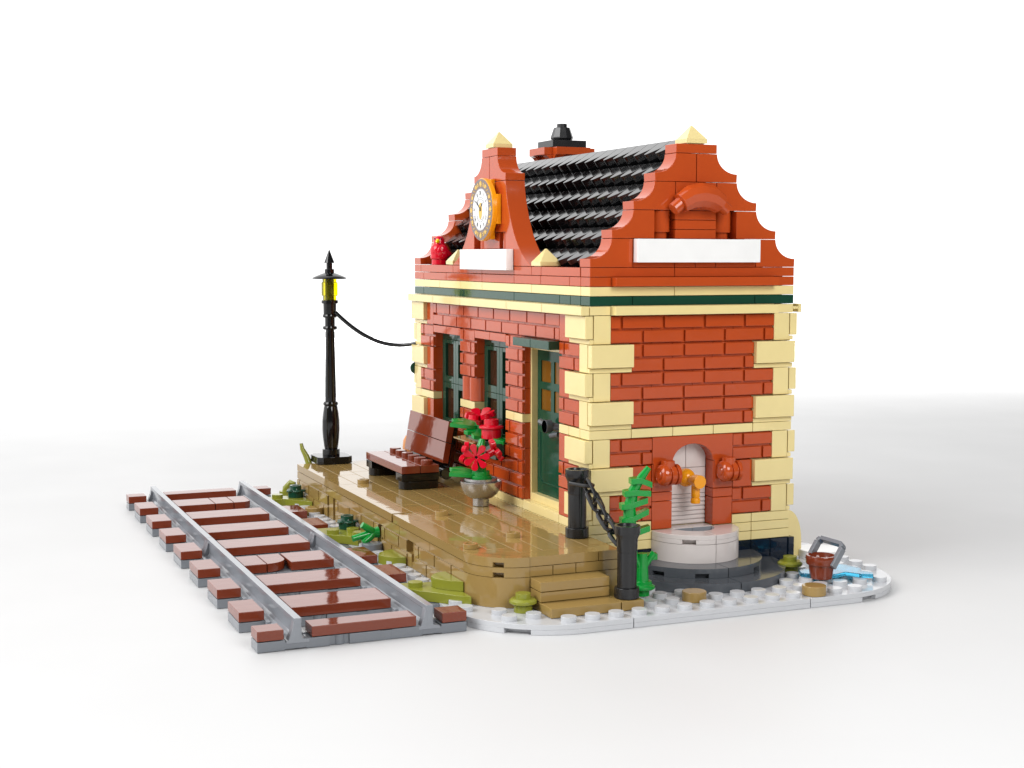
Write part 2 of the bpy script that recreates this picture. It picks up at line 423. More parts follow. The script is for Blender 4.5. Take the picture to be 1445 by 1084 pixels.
for a, b in ((0, 1), (9, 10)): m.box(-.9, 0, a, b, 12.8, 13.2, G * .7)
m.box(-.9, -.02, 1, 9, 12.8, 13.2); m.box(-.02, .4, 1.0, 9.0, 12.8, 13.2, G)
for a, b in ((0, 4), (4, 10)): m.box(-.9, 0, a, b, 13.2, 13.6, G * .7)
for a, b in ((-22, -20.95), (-20.95, -16), (-16, -12), (-12, -8), (-8, -6), (-6, -4.95), (-4.95, -.95)): m.box(a, b, 0, .9, 13.2, 13.6, G * .7)
m.box(-22, -.9, 9.1, 10, 12.8, 13.6); m.box(-22, -21.1, .9, 9.1, 12.8, 13.6)
build('parapet', m, ORANGE, st)
# stepped gables
def conc(a_top, a_bot, ztop, zlip, n=10):   # concave curve from (a_top, ztop) to (a_bot, zlip)
    return [(a_bot + (a_top - a_bot) * math.cos(t), ztop + (zlip - ztop) * math.sin(t)) for t in [pi / 2 * i / n for i in range(n + 1)]]
def gable(x0, x1, outer):
    mm = MB()
    for k in range(4):
        z0 = 13.6 + 1.2 * k; z1 = z0 + 1.2
        e0, e1 = k, k + 1
        cut = {0: [(-1, 2), (2, 4), (4, 5), (5, 6), (6, 8), (8, 11)], 1: [], 2: [(-1, 4), (4, 6), (6, 11)], 3: [(-1, 5), (5, 11)]}[k]
        L = conc(e1, e0, z1, z0 + .36)      # left curve, top to lip
        R = [(10 - a, b) for a, b in L]
        if k == 1:
            mm.prism([(e0 + G, z0 + .01)] + L[::-1][:-1] + [(e1, z1 - .01)] + [(3, z1 - .01), (3, z0 + .01)], 'x', x0, x1)
            mm.prism([(10 - e0 - G, z0 + .01), (7, z0 + .01), (7, z1 - .01)] + [(10 - e1, z1 - .01)] + R[1:], 'x', x0, x1)
            if outer:
                for j in range(3): mm.box(x1 - 1.0, x1, 4, 6, z0 + .4 * j, z0 + .4 * j + .4, G * .7)
                mm.box(x0, x0 + .1, 3, 7, z0, z1)
                for yc in (3.5, 6.5):
                    mm.cyl((x1 - .5, yc, z0 + .01), .31, .28, 'z', 24); mm.cyl((x1 - .5, yc, z0 + .28), .43, .91, 'z', 28)
            else: mm.box(x0, x1, 3, 7, z0, z1, G)
            continue
        n = len(cut)
        for ci, (a, b) in enumerate(cut):
            if ci == 0: mm.prism([(e0 + G, z0 + .008)] + L[::-1][:-1] + [(e1, z1 - .008), (b - G, z1 - .008), (b - G, z0 + .008)], 'x', x0, x1)
            elif ci == n - 1: mm.prism([(10 - e0 - G, z0 + .008), (a + G, z0 + .008), (a + G, z1 - .008), (10 - e1, z1 - .008)] + R[1:], 'x', x0, x1)
            else: mm.box(x0, x1, a, b, z0, z1, G * .7)
    mm.box(x0, x1, 4, 6, 18.4, 18.8, .012)
    g = build('gable', mm, ORANGE, st, label=None)
    return g
def finial(cx, cy, z, s=.5):
    mm = MB(); b = .2
    mm.box(cx - s, cx + s, cy - s, cy + s, z + .03, z + b); mm.box(cx - s * .8, cx + s * .8, cy - s * .8, cy + s * .8, z, z + .05)
    o_ = len(mm.v)
    mm.add([(cx - s, cy - s, z + b), (cx + s, cy - s, z + b), (cx + s, cy + s, z + b), (cx - s, cy + s, z + b), (cx - .03, cy - .03, z + .8), (cx + .03, cy - .03, z + .8), (cx + .03, cy + .03, z + .8), (cx - .03, cy + .03, z + .8)],
           [(0, 1, 5, 4), (1, 2, 6, 5), (2, 3, 7, 6), (3, 0, 4, 7), (4, 5, 6, 7), (3, 2, 1, 0)])
    return build('finial', mm, TAN, st, bevel=.012)
g1 = gable(-1, 0, True); g2 = gable(-22, -21, False)
finial(-.5, 5, 18.8); finial(-21.5, 5, 18.8)
# arched tube ornament
m = MB()
AC = (.36, 5.0, 15.05)
def arch_pts(a0, a1, n, r=1.57, c=AC):
    return [(c[0], c[1] + r * math.cos(math.radians(a)), c[2] + r * math.sin(math.radians(a))) for a in [a0 + (a1 - a0) * i / n for i in range(n + 1)]]
pts = arch_pts(128, 52, 4)
m.tube(pts, .53, 10, rs=[.43, .52, .54, .52, .43])
for a in (128, 52):
    p = Vector(arch_pts(a, a, 1)[0]); sg = 1 if a < 90 else -1; t = math.radians(a)
    d = Vector((0, sg * math.sin(t), -abs(math.cos(t))))
    m.tube([p - d * .1, p + d * .44], .275, 16)
build('arch_ornament', m, ORANGE, st, bevel=.015, ang=17)
# clock dormer
m = MB()
DC = [(0, 0), (.03, .3), (.10, .62), (.27, 1.12), (.55, 1.75), (.98, 2.46), (1.33, 2.88), (1.85, 3.36), (2.4, 3.70), (3.0, 3.97)]
right = [(-9 + a, 17.58 - b) for a, b in DC]; left = [(-22 - a, b) for a, b in right]
zs = 15.2
m.prism([(-11 + .006, 17.59), (-9, 17.59)] + right[1:-1] + [(-6, 13.61), (-11 + .006, 13.61), (-11 + .006, 14.39), (-9, 14.39), (-9, zs), (-11 + .006, zs)], 'y', 0, .99)
m.prism([(-11 - .006, 17.59), (-13, 17.59)] + left[1:-1] + [(-16, 13.61), (-11 - .006, 13.61), (-11 - .006, 14.39), (-13, 14.39), (-13, zs), (-11 - .006, zs)], 'y', 0, .99)
m.box(-12, -10, .1, .99, 14.4, zs, G); m.box(-13, -9, .9, .98, 14.4, zs)
for xx in (-12.45, -9.55): m.cyl((xx, .5, 14.4), .36, .8, 'z', 24)
Ld = conc(-10, -9, 18.8, 17.95); Rd = [(-22 - a, b) for a, b in Ld]
m.prism([(-11 + G, 17.61), (-9, 17.61)] + Ld[::-1] + [(-11 + G, 18.79)], 'y', 0, .99)
m.prism([(-11 - G, 17.61), (-13, 17.61)] + Rd[::-1] + [(-11 - G, 18.79)], 'y', 0, .99)
m.box(-12, -10, 0, .99, 18.8, 19.2, .012)
build('dormer', m, ORANGE, st)
finial(-11, .5, 19.2); finial(-5.5, .5, 13.6); finial(-16.5, .5, 13.6)
# roof
m = MB()
m.prism([(.9, 12.4), (9.1, 12.4), (9.1, 13.5), (5, 18.5), (.9, 13.2)], 'x', -20.98, -1.02)
build('roof_core', m, BLACK, st, bevel=0)
m = MB()
ta = math.radians(35); ct, sn = math.cos(ta), math.sin(ta)
def roof_tile(mb, x, yt, zt, ln, mir=False, th=.50, w=.975):
    # local: u across (x), v up the slope, n normal
    nose = [(u, .52 * (u / w) ** 1.35 + (.12 * ((.2 - u) / .2) ** 2 if u < .2 else 0)) for u in [w * q for q in (0, .04, .09, .2, .3, .45, .6, .75, .88, 1)]]
    poly = nose + [(w, ln), (0, ln)]
    vs = []
    for dn in (-th, 0):
        for u, v in poly:
            y = yt + v * ct - dn * sn; z = zt + v * sn + dn * ct
            vs.append((x + u, (10 - y) if mir else y, z))
    n = len(poly)
    mb.add(vs, [tuple(range(n))[::-1], tuple(range(n, 2 * n))] + [(i, (i + 1) % n, n + (i + 1) % n, n + i) for i in range(n)])
tips = [(4.0 - .65 * k, 18.47 - .926 * k) for k in range(6)]
for k, (yt, zt) in enumerate(tips):
    for i in range(20):
        roof_tile(m, -21 + i, yt, zt, 1.06 if k == 0 else 1.0)
build('roof', m, BLACK, st, bevel=.012)
m = MB()
for k, (yt, zt) in enumerate(tips):
    for i in range(20): roof_tile(m, -21 + i, yt, zt, 1.06 if k == 0 else 1.0, True)
build('roof', m, BLACK, st, bevel=0)
# chimney
cx, cy = -17.9, 7.05
m = MB(); m.box(cx - 1, cx + 1, cy - 1, cy + 1, 15, 19.46)
m.box(cx - 1.5, cx + 1.5, cy - 1, cy + 1, 19.46, 19.86, .01); m.box(cx - 1, cx + 1, cy - 1.5, cy + 1.5, 19.465, 19.855, .01)
for s in (-1, 1):
    c1 = [(cx + s * (1.5 - .5 * math.sin(t)), 18.96 + .5 * (1 - math.cos(t)) + .0) for t in [pi / 2 * i / 8 for i in range(9)]]
    for q in (-.75, .75):
        pr = [(0, 19.46), (.5, 19.46)] + [(.5 - .42 * math.sin(t), 19.46 - .6 * (1 - math.cos(t)) - .02) for t in [pi / 2 * i / 8 for i in range(9)]] + [(0, 18.8)]
        m.prism([(cx + s * (1 + a), b) for a, b in pr], 'y', cy + q - .25, cy + q + .25)
        m.prism([(cy + s * (1 + a), b) for a, b in pr], 'x', cx + q - .25, cx + q + .25)
ch = build('chimney', m, ORANGE, st)
m = MB(); m.box(cx - 1, cx + 1, cy - 1, cy + 1, 19.87, 20.26, .01); build('chimney_cap', m, BLACKM, ch)
m = MB(); m.lathe((cx, cy, 20.26), [(.5, 0), (.62, .14), (.62, .2), (.44, .72), (.28, .74), (.28, .93)], 'z', 10); build('chimney_pot', m, BLACKM, ch, ang=15)
# windows
def window(xc):
    mm = MB()
    for a in (xc - 2, xc):
        for z0, z1 in ((5.2, 7.35), (7.35, 9.65)):
            f = .36
            y0, y1 = .53, .86
            lo = .25 if z0 < 6 else .36; hi = .3 if z0 < 6 else .22
            l, r = (a + .44 if a < xc else a + .36), (a + 1.64 if a < xc else a + 1.2 + .36)
            mm.box(a, l, y0, y1, z0, z1, .006); mm.box(r, a + 2, y0, y1, z0, z1, .006)
            mm.box(l, r, y0, y1, z0, z0 + lo, .006); mm.box(l, r, y0, y1, z1 - hi, z1, .006)
            mm.box(l - .02, r + .02, y0 + .12, y0 + .16, z0, z0 + .05)
        mm.box(a, a + 2, .53, .86, 9.65, 10.0, G * .7)
    w = build('window', mm, DGREEN, st)
    for a in (xc - 2, xc):
        for z0, z1 in ((5.2, 7.35), (7.35, 9.65)):
            build('pane', MB().box(a + .3, a + 1.75, .70, .75, z0 + .2, z1 - .15), GLASS, w, bevel=0)
window(-17); window(-11)
# dark interior glimpsed through the glass: a brown partition
m = MB(); m.box(-20.5, -1.5, 3.6, 3.9, 2.76, 11.5); build('partition', m, BROWN, st, bevel=0)
# door
m = MB(); m.box(-7, -6.86, .42, .9, 2.8, 10.0); m.box(-6.86, -3, .45, .9, 9.82, 9.99); m.box(-6.86, -3, .42, .9, 2.81, 3.16); m.box(-7, -3, .06, .42, 2.78, 2.83); m.box(-3.14, -3.0, .42, .9, 2.8, 9.99)
build('door_frame', m, TAN, st)
m = MB(); D0, D1 = .72, .86
m.box(-6.86, -3.14, D0, D1, 3.16, 7.05); m.box(-6.86, -3.14, D0, D1, 9.32, 9.82); m.box(-6.86, -3.14, D0, D1, 8.0, 8.35)
for a, b in ((-6.86, -6.5), (-5.4, -5.06), (-3.96, -3.14)): m.box(a, b, D0 + .001, D1 - .001, 7.0, 9.4)
pan = [(-6.25, 3.7), (-3.75, 3.7), (-3.5, 3.95), (-3.5, 6.05), (-6.5, 6.05), (-6.5, 3.95)]
m.tube([(a, D0, b) for a, b in pan], .05, 6, closed=True)
dr = build('door', m, DOORG, st, bevel=.012)
m = MB()
for a in (-6.55, -5.1):
    for z in (7.0, 8.3): m.box(a, a + 1.2, .78, .81, z, z + 1.1)
build('pane', m, AMBER, dr, bevel=0)  # look of a lit amber interior put into the pane colour
m = MB(); m.tube([(-5.55, .28, 6.6), (-4.7, .28, 6.5)], .16, 8); m.lathe((-4.55, .02, 6.5), [(.30, 0), (.30, .3), (.2, .3), (.2, 0), (.30, 0)], 'y', 20); m.tube([(-4.5, .3, 6.5), (-4.3, .75, 6.4)], .2, 10); m.tube([(-4.3, .2, 6.1), (-3.9, .4, 6.2)], .12, 8)
build('handle', m, DGRAY, dr, bevel=.015)
m = MB(); m.box(-7, -5, -.5, .06, 10.0, 10.4, G * .8); m.box(-5, -3, -.5, .06, 10.0, 10.4, G * .8)
build('awning', m, DGREEN, st)

# ------------------------------------------------------------------ sign boards
o = build('sign_board', MB().box(.005, .4, 2, 8, 13.8, 14.8, .01), WHITE, origin=(.2, 5, 13.8)); tag(o, 'long blank white sign board on the end gable below the arched ornament', 'sign')
o = build('sign_board', MB().box(-14, -8, -.4, -.005, 13.4, 14.4, .01), WHITE, origin=(-11, -.2, 13.4)); tag(o, 'blank white sign board under the round clock on the front dormer', 'sign')

# ------------------------------------------------------------------ clock
ck = thing('wall_clock', 'round clock with yellow orange rim and white dial on the dormer', 'clock', (-10.95, -.2, 16.28))
cx, cz = -10.95, 16.28
m = MB(); m.lathe((cx, -.46, cz), [(1.47, 0), (1.5, .04), (1.5, .24), (1.42, .26)], 'y', 56)
m.box(cx - 1.46, cx + 1.46, -.22, -.02, cz - .7, cz + .7); m.box(cx - .7, cx + .7, -.22, -.02, cz - 1.42, cz + 1.42); m.cyl((cx, -.24, cz), 1.1, .2, 'y', 32)
build('rim', m, GOLD, ck, bevel=.012)
def disc(mb, r, y, n=56): mb.cyl((cx, y, cz), r, .012, 'y', n)
m = MB(); disc(m, 1.46, -.472); d1 = build('dial', m, DIALD, ck, bevel=0)
m = MB(); disc(m, .995, -.484)
build('dial_face', m, DIALW, d1, bevel=0)
m = MB()
def mark(mb, ang, r, w, h, y=-.494, t=.01):
    a = math.radians(90 - ang); c, s = math.cos(a), math.sin(a)
    q = [(-h / 2, -w / 2), (h / 2, -w / 2), (h / 2, w / 2), (-h / 2, w / 2)]
    mb.prism([(cx + (r + u) * c - v * s, cz + (r + u) * s + v * c) for u, v in q], 'y', y, y + t)
def flat_ring(mb, r0, r1, y, a0=0, a1=360, n=40, t=.008):
    A = [math.radians(a0 + (a1 - a0) * i / n) for i in range(n + 1)]
    for i in range(n):
        mb.prism([(cx + r * math.cos(a), cz + r * math.sin(a)) for r, a in ((r0, A[i]), (r1, A[i]), (r1, A[i + 1]), (r0, A[i + 1]))], 'y', y, y + t)
numer = ['XII', 'I', 'II', 'III', 'IIII', 'V', 'VI', 'VII', 'VIII', 'IX', 'X', 'XI']
for i, s in enumerate(numer):
    ang = 30 * i; n = len(s); wd = .052
    for j, ch_ in enumerate(s):
        off = (j - (n - 1) / 2) * 4.6
        if ch_ == 'I': mark(m, ang + off, .80, .017, .17)
        else:
            a = math.radians(90 - ang - off); c, s_ = math.cos(a), math.sin(a)
            for sg in (-1, 1):
                p0 = (-.095, sg * .045 if ch_ == 'X' else 0.0); p1 = (.095, -sg * .045 if ch_ == 'X' else sg * .05)
                q = [(p0[0], p0[1] - .008), (p1[0], p1[1] - .008), (p1[0], p1[1] + .008), (p0[0], p0[1] + .008)]
                m.prism([(cx + (.80 + u) * c - v * s_, cz + (.80 + u) * s_ + v * c) for u, v in q], 'y', -.494 - .0008 * (sg + 1), -.484)
flat_ring(m, .575, .59, -.492, 35, 145); flat_ring(m, .49, .505, -.492, 35, 145); flat_ring(m, .575, .59, -.492, 215, 325); flat_ring(m, .49, .505, -.492, 215, 325)
for i in range(60): mark(m, 6 * i, .955, .010, .03 if i % 5 else .06, -.492, .008)
build('numerals', m, INK, d1, bevel=0)
m = MB()
for i in range(12):
    mark(m, 30 * i, 1.225, .11, .28 if i % 3 == 0 else .20, -.482, .010)
    if i % 3 == 0: mark(m, 30 * i, 1.225, .24, .13, -.4835, .011)
for i in range(72):
    if i % 6: mark(m, 5 * i, 1.15 + .13 * (i % 2), .05, .085, -.482, .010)
for a in (0, 90, 180, 270):
    for q in (-26, -17, 17, 26): mark(m, a + q, 1.22, .07, .16, -.4812, .0105)
build('ornament', m, DIALG, d1, bevel=0); m = MB()
m.prism([(cx + .21 * math.cos(t), cz - .06 + .40 * math.sin(t)) for t in [2 * pi * i / 28 for i in range(28)]], 'y', -.4945, -.484)
build('medallion', m, DIALG, d1, bevel=0)
m = MB()
def hand(ang, l, w):
    a = math.radians(90 - ang); c, s = math.cos(a), math.sin(a)
    q = [(-.12, -w), (l * .55, -w), (l * .62, -w * 2.4), (l * .75, -w), (l, 0), (l * .75, w), (l * .62, w * 2.4), (l * .55, w), (-.12, w)]
    m.prism([(cx + u * c - v * s, cz + .02 + u * s + v * c) for u, v in q], 'y', -.51, -.499)
hand(305, .72, .026); hand(40, .42, .024)
m.cyl((cx, -.515, cz + .02), .07, .02, 'y', 16)
build('hand', m, HANDM, ck, bevel=0)

# ------------------------------------------------------------------ red bird on the parapet
bx, by = -19.4, .5
m = MB()
prof = [(.44, 0), (.44, .28), (.40, .285), (.40, .30), (.50, .32), (.52, .42), (.50, .50), (.52, .60), (.535, .78), (.50, .95), (.40, 1.05), (.33, 1.12), (.325, 1.2), (.31, 1.34), (.25, 1.46), (.14, 1.53), (.02, 1.55)]
m.lathe((bx, by, 13.6), [(a * .90, b) for a, b in prof], 'z', 26)
m.tube([(bx - .15, by + .3, 14.3), (bx - .3, by + .75, 14.0), (bx - .35, by + 1.0, 13.8)], .2, 10, rs=[.3, .2, .1])
for s in (-1, 1): m.ball((bx + s * .41, by + .05, 14.28), (.12, .32, .38), 14, 10)
bird = build('bird', m, RED, origin=(bx, by, 13.6), bevel=0, ang=50); tag(bird, 'small red bird with a yellow beak perched on the parapet', 'bird')
m = MB(); d = Vector((.80, -.60, 0)); p = Vector((bx, by, 14.86)) + d * .22
m.tube([p, p + d * .16 + Vector((0, 0, -.03)), p + d * .27 + Vector((0, 0, -.08))], .1, 10, rs=[.13, .09, .01]); build('beak', m, YELLOW, bird, bevel=0, ang=60)
for a in (-.72, .72):
    dd = Matrix.Rotation(a, 3, 'Z') @ d; q = Vector((bx, by, 14.98)) + dd * .265; build('eye', MB().ball(q, .05, 10, 8), BLACK, bird, bevel=0)

# ------------------------------------------------------------------ lamp post
lx, ly = -25, -4
XLp = thing('street_lamp', 'tall black lamp post with a clear yellow lantern at the platform end', 'lamp post', (lx, ly, 2.4))
m = MB()
rp = [(-.72, -1), (.72, -1), (1, -.72), (1, .72), (.72, 1), (-.72, 1), (-1, .72), (-1, -.72)]
m.prism([(lx + a, ly + b) for a, b in rp], 'z', 2.405, 2.8); m.cyl((lx, ly, 2.79), .49, .37, 'z', 24); build('foot', m, BLACK, XLp)
m = MB()
m.lathe((lx, ly, 0), [(.36, 3.15), (.40, 3.3), (.46, 3.8), (.49, 4.3), (.48, 4.8), (.43, 5.3), (.38, 5.58), (.36, 5.62)], 'z', 16)
m.lathe((lx, ly, 5.74), [(.3, -.13), (.39, -.1), (.43, 0), (.39, .1), (.3, .13)], 'z', 24)
m.lathe((lx, ly, 0), [(.31, 5.84), (.28, 7), (.255, 8.5), (.24, 10.0)], 'z', 16)
for i in range(4):      # raised ribs on the shaft
    a = pi / 4 + i * pi / 2; c, s = math.cos(a), math.sin(a)
    m.tube([(lx + .30 * c, ly + .30 * s, 6.1), (lx + .24 * c, ly + .24 * s, 9.8)], .05, 8)
    m.tube([(lx + r * c, ly + r * s, z) for r, z in ((.36, 3.4), (.42, 3.8), (.45, 4.3), (.44, 4.8), (.39, 5.3), (.35, 5.5))], .075, 8)
m.lathe((lx, ly, 10.03), [(.26, -.12), (.38, -.09), (.41, 0), (.38, .09), (.26, .12)], 'z', 24); m.cyl((lx, ly, 10.1), .28, .55, 'z', 20)
m.lathe((lx, ly, 10.7), [(.26, -.12), (.38, -.09), (.41, 0), (.38, .09), (.26, .12)], 'z', 24)
m.lathe((lx, ly, 10.8), [(.36, 0), (.37, .58), (.47, .6), (.47, .78), (.36, .8)], 'z', 24)
build('pole', m, BLACK, XLp, bevel=.012)
m = MB(); m.lathe((lx, ly, 11.6), [(.38, 0), (.38, .22), (.46, .24), (.46, .98), (.40, 1.0), (.40, 1.2)], 'z', 28); ln = build('lantern', m, LAMPY, XLp, bevel=0)
m = MB(); m.cyl((lx, ly, 11.6), .17, 1.2, 'z', 14); build('lamp_core', m, BLACKM, ln, bevel=0)
m = MB(); m.lathe((lx, ly, 12.8), [(.93, -.03), (.98, 0), (.95, .05), (.72, .16), (.45, .27), (.25, .33)], 'z', 36); cap = build('cap', m, BLACK, XLp, bevel=0)
m = MB(); m.lathe((lx, ly, 13.1), [(.27, 0), (.27, .22), (.17, .24), (.17, .56), (.30, .57), (.02, 1.30)], 'z', 18); build('finial', m, BLACK, cap, bevel=.01)
# cable
m = MB()
P0 = Vector((-24.7, -3.75, 10.9)); P1 = Vector((-21.9, .08, 9.25))
pts = []
for i in range(25):
    t = i / 24; p = P0.lerp(P1, t); p.z += -1.05 * 4 * t * (1 - t) * .55 - .15 * math.sin(pi * t); pts.append(p)
m.tube(pts, .11, 10)
o = build('cable', m, BLACK, origin=tuple(P0), bevel=0); tag(o, 'thin black cable sagging from the lamp post to the station wall', 'cable')

# ------------------------------------------------------------------ bench
bn = thing('bench', 'reddish brown platform bench with tilted backrest and black legs', 'bench', (-17, -2.4, 2.4))
m = MB(); m.box(-20, -14, -3.5, -2.5, 3.2, 3.6, G * .7); m.box(-20, -14, -2.5, -1.5, 3.2, 3.6, G * .7)
for i in range(6): stud(m, -19.5 + i, -2.0, 3.6)
build('seat', m, BROWN, bn)
for a in (-20, -15):
    m = MB(); m.box(a, a + 1, -3.5, -1.5, 2.8, 3.2, G)
    m.prism([(a + .5 + .48 * math.cos(t), -3.0 + .48 * math.sin(t)) for t in [pi + pi * i / 10 for i in range(11)]] + [(a + .98, -1.55), (a + .02, -1.55)], 'z', 2.405, 2.8)
    build('leg', m, BLACK, bn)
m = MB()
fb, ft, bt, bb = (-1.33, 3.66), (-.97, 5.75), (-.66, 5.62), (-1.02, 3.6)
md = [((fb[0] + ft[0]) / 2, (fb[1] + ft[1]) / 2), ((bb[0] + bt[0]) / 2, (bb[1] + bt[1]) / 2)]
m.prism([fb, (md[0][0], md[0][1] - .012), (md[1][0], md[1][1] - .012), bb], 'x', -19.98, -14.02); m.prism([(md[0][0], md[0][1] + .012), ft, bt, (md[1][0], md[1][1] + .012)], 'x', -19.98, -14.02)
build('backrest', m, BROWN, bn)
m = MB(); m.prism([(-1.0, 3.2), (-.64, 5.58), (-.42, 5.5), (-.78, 3.1)], 'x', -19.9, -14.1)
for a in (-19.5, -14.6): m.cyl((a - .05, -1.05, 3.1), .32, .55, 'x', 20); m.box(a, a + .4, -1.5, -1.1, 2.95, 3.25)
build('back_support', m, BLACK, bn)
m = MB(); m.lathe((-20.75, -0.72, 2.405), [(.34, 0), (.39, .3), (.40, .9), (.43, 1.2), (.39, 1.6), (.26, 1.85)], 'z', 24)
o = build('jar', m, plastic('pale_orange_plastic', (.72, .30, .10), .12), origin=(-20.75, -0.72, 2.4), bevel=0); tag(o, 'pale orange rounded jar standing behind the bench end', 'jar')

# ------------------------------------------------------------------ planter and flowers
px_, py_ = -8.5, -1.45
pl = thing('planter_bowl', 'silver metal planter bowl on a short foot standing on the platform', 'planter', (px_, py_, 2.4))
m = MB(); m.lathe((px_, py_, 2.4), [(.39, 0.004), (.39, .36)], 'z', 28); build('foot', m, SILVER, pl)
m = MB(); m.lathe((px_, py_, 2.4), [(.36, .34), (.55, .40), (.78, .58), (.92, .84), (.98, 1.12), (.98, 1.18), (.93, 1.18), (.86, 1.1), (.78, 1.1), (.78, 1.32), (.70, 1.32), (.68, 1.15), (.02, 1.12)], 'z', 40); build('bowl', m, SILVER, pl, bevel=0, ang=40)
def flower(mb, c, nrm, r, n=7, th=.17, cone=.12, ph=.3):
    nrm = Vector(nrm).normalized(); a = Vector((0, 0, 1)) - nrm * nrm.z; a = a.normalized() if a.length > .2 else nrm.orthogonal().normalized(); b = nrm.cross(a)
    c = Vector(c)
    for i in range(n):
        t = 2 * pi * i / n + ph; d = (a * math.cos(t) + b * math.sin(t) + nrm * cone).normalized(); e = nrm.cross(d).normalized(); f_ = d.cross(e)
        R = Matrix((d, e, f_)).transposed()
        st_ = len(mb.v); pr = [(.12, -.07), (.45, -.15), (.70, -.25), (.90, -.23), (1.0, -.10), (1.0, .10), (.90, .23), (.70, .25), (.45, .15), (.12, .07)]
        mb.prism([(u * r, v * r * 7 / max(n, 6)) for u, v in pr], 'z', -th / 2, th / 2)
        mb.v[st_:] = [tuple(c + R @ Vector(p)) for p in mb.v[st_:]]
    mb.tube([c - nrm * .14, c + nrm * .03], r * .19, 12)
def leaf(mb, pts, z, th=.12):   # flat lobed leaf
    mb.prism(pts, 'z', z, z + th)
def frond(mb, c, ang, l, w, z, th=.18, dz=0.0, tilt=.22):
    R = Matrix.Rotation(ang, 2)
    prof = [(0, -.16), (.25 * l, -w * .5), (.6 * l, -w * .62), (l, -w * .42), (.93 * l, -w * .16), (.50 * l, -.02), (.93 * l, w * .16), (l, w * .5), (.6 * l, w * .62), (.25 * l, w * .5), (0, .16)]
    s0 = len(mb.v)
    mb.prism([(c[0] + (R @ Vector(p))[0], c[1] + (R @ Vector(p))[1]) for p in prof], 'z', z, z + th)
    if dz:
        for i in range(s0, len(mb.v)):
            v = mb.v[i]; dd = math.hypot(v[0] - c[0], v[1] - c[1]) / l
            mb.v[i] = (v[0], v[1], v[2] + dz * dd * (1.4 - dd) * 2 + tilt * min(dd * 2, 1) * (c[0] - v[0]))
fp = thing('potted_flower', 'bright red flowers with green stem and leaf growing from the silver bowl', 'flowers', (px_, py_, 3.55))
m = MB(); m.cyl((px_, py_, 3.6), .52, .24, 'z', 24); m.cyl((px_, py_, 3.84), .42, .2, 'z', 20); m.tube([(px_, py_, 4.0), (px_ + .05, py_ - .05, 4.5), (px_ + .1, py_ - .1, 5.0), (px_ - .05, py_ + .1, 5.5)], .25, 12, rs=[.27, .24, .22, .15]); build('stem', m, GREEN, fp, bevel=.01)
m = MB(); frond(m, (px_ - .1, py_ - .1), math.radians(-112), 1.35, .80, 3.64, dz=.2); build('leaf', m, GREEN, fp, bevel=.02)
CAMV = (.88, -.42, .15)
FR = 0.022
m = MB(); flower(m, (px_ + .2, py_ - .30, 4.72), (.88, -.40, .10), .64, 7, .24, .12); build('flower', m, RED, fp, bevel=FR, ang=60)
build('flower_hole_shade', MB().tube([(px_ + .2 + .02, py_ - .31, 4.72), (px_ + .2 + .09, py_ - .335, 4.73)], .07, 10), BLACK, fp, bevel=0)  # black dot paints in the shade of the centre hole
m = MB(); flower(m, (px_ - .25, py_ - .62, 4.85), (-.5, -.85, .25), .56, 5, .22, .25); build('flower', m, RED, fp, bevel=FR, ang=60)
m = MB(); flower(m, (px_ + .05, py_ + .62, 4.95), (.25, .85, .5), .60, 5, .24, .3, .6); m.tube([(px_ + .05, py_ + .3, 4.8), (px_ + .05, py_ + .62, 4.95)], .2, 10); build('flower', m, RED, fp, bevel=FR, ang=60)
# window box with plants
wb = thing('window_box', 'dark green window box under the window nearest the door', 'flower box', (-11, -.25, 4.4))
m = MB(); m.box(-13, -11, -.5, -.02, 4.4, 5.2, G); m.box(-11, -9, -.5, -.02, 4.4, 5.2, G); build('box', m, DGREEN, wb)
m = MB(); m.add([(-13.5, -.02, 4.4), (-10.9, -.02, 4.4), (-13.3, -.98, 5.0), (-10.7, -.98, 5.0), (-13.5, -.02, 5.12), (-10.9, -.02, 5.12), (-13.4, -.98, 5.06), (-10.7, -.98, 5.06)], [(0, 1, 3, 2), (4, 6, 7, 5), (2, 3, 7, 6), (0, 2, 6, 4), (1, 5, 7, 3), (0, 4, 5, 1)])
build('shelf', m, DTAN, wb, bevel=.01)
wf = thing('window_flowers', 'red flowers above spreading green leaves in the dark green window box', 'flowers', (-10.6, -.35, 5.2))
m = MB(); m.cyl((-10.9, -.35, 5.2), .45, .14, 'z', 20); m.cyl((-11.2, -.4, 5.3), .27, .7, 'z', 16); build('stem', m, GREEN, wf)
m = MB(); frond(m, (-11.2, -.45), math.radians(-118), 1.40, .85, 5.62, dz=.15); build('leaf', m, GREEN, wf, bevel=.02)
m = MB(); frond(m, (-10.8, -.4), math.radians(-75), .9, .9, 5.42, dz=.05); frond(m, (-10.2, -.3), math.radians(25), 1.2, .8, 5.30, dz=.1); build('leaf', m, GREEN, wf, bevel=.02)
m = MB(); m.cyl((-9.9, -.35, 5.36), .48, .5, 'z', 24); m.lathe((-9.9, -.35, 5.8), [(.50, 0), (.60, .06), (.60, .14), (.5, .2)], 'z', 24); m.cyl((-9.9, -.35, 5.95), .36, .34, 'z', 22); build('flower', m, RED, wf, bevel=.02)
m = MB(); m.tube([(-11.2, -.4, 5.8), (-11.0, -.5, 6.25)], .22, 10); flower(m, (-10.9, -.5, 6.22), (.12, -.14, 1), .78, 6, .22, .35); build('flower', m, RED, wf, bevel=0)

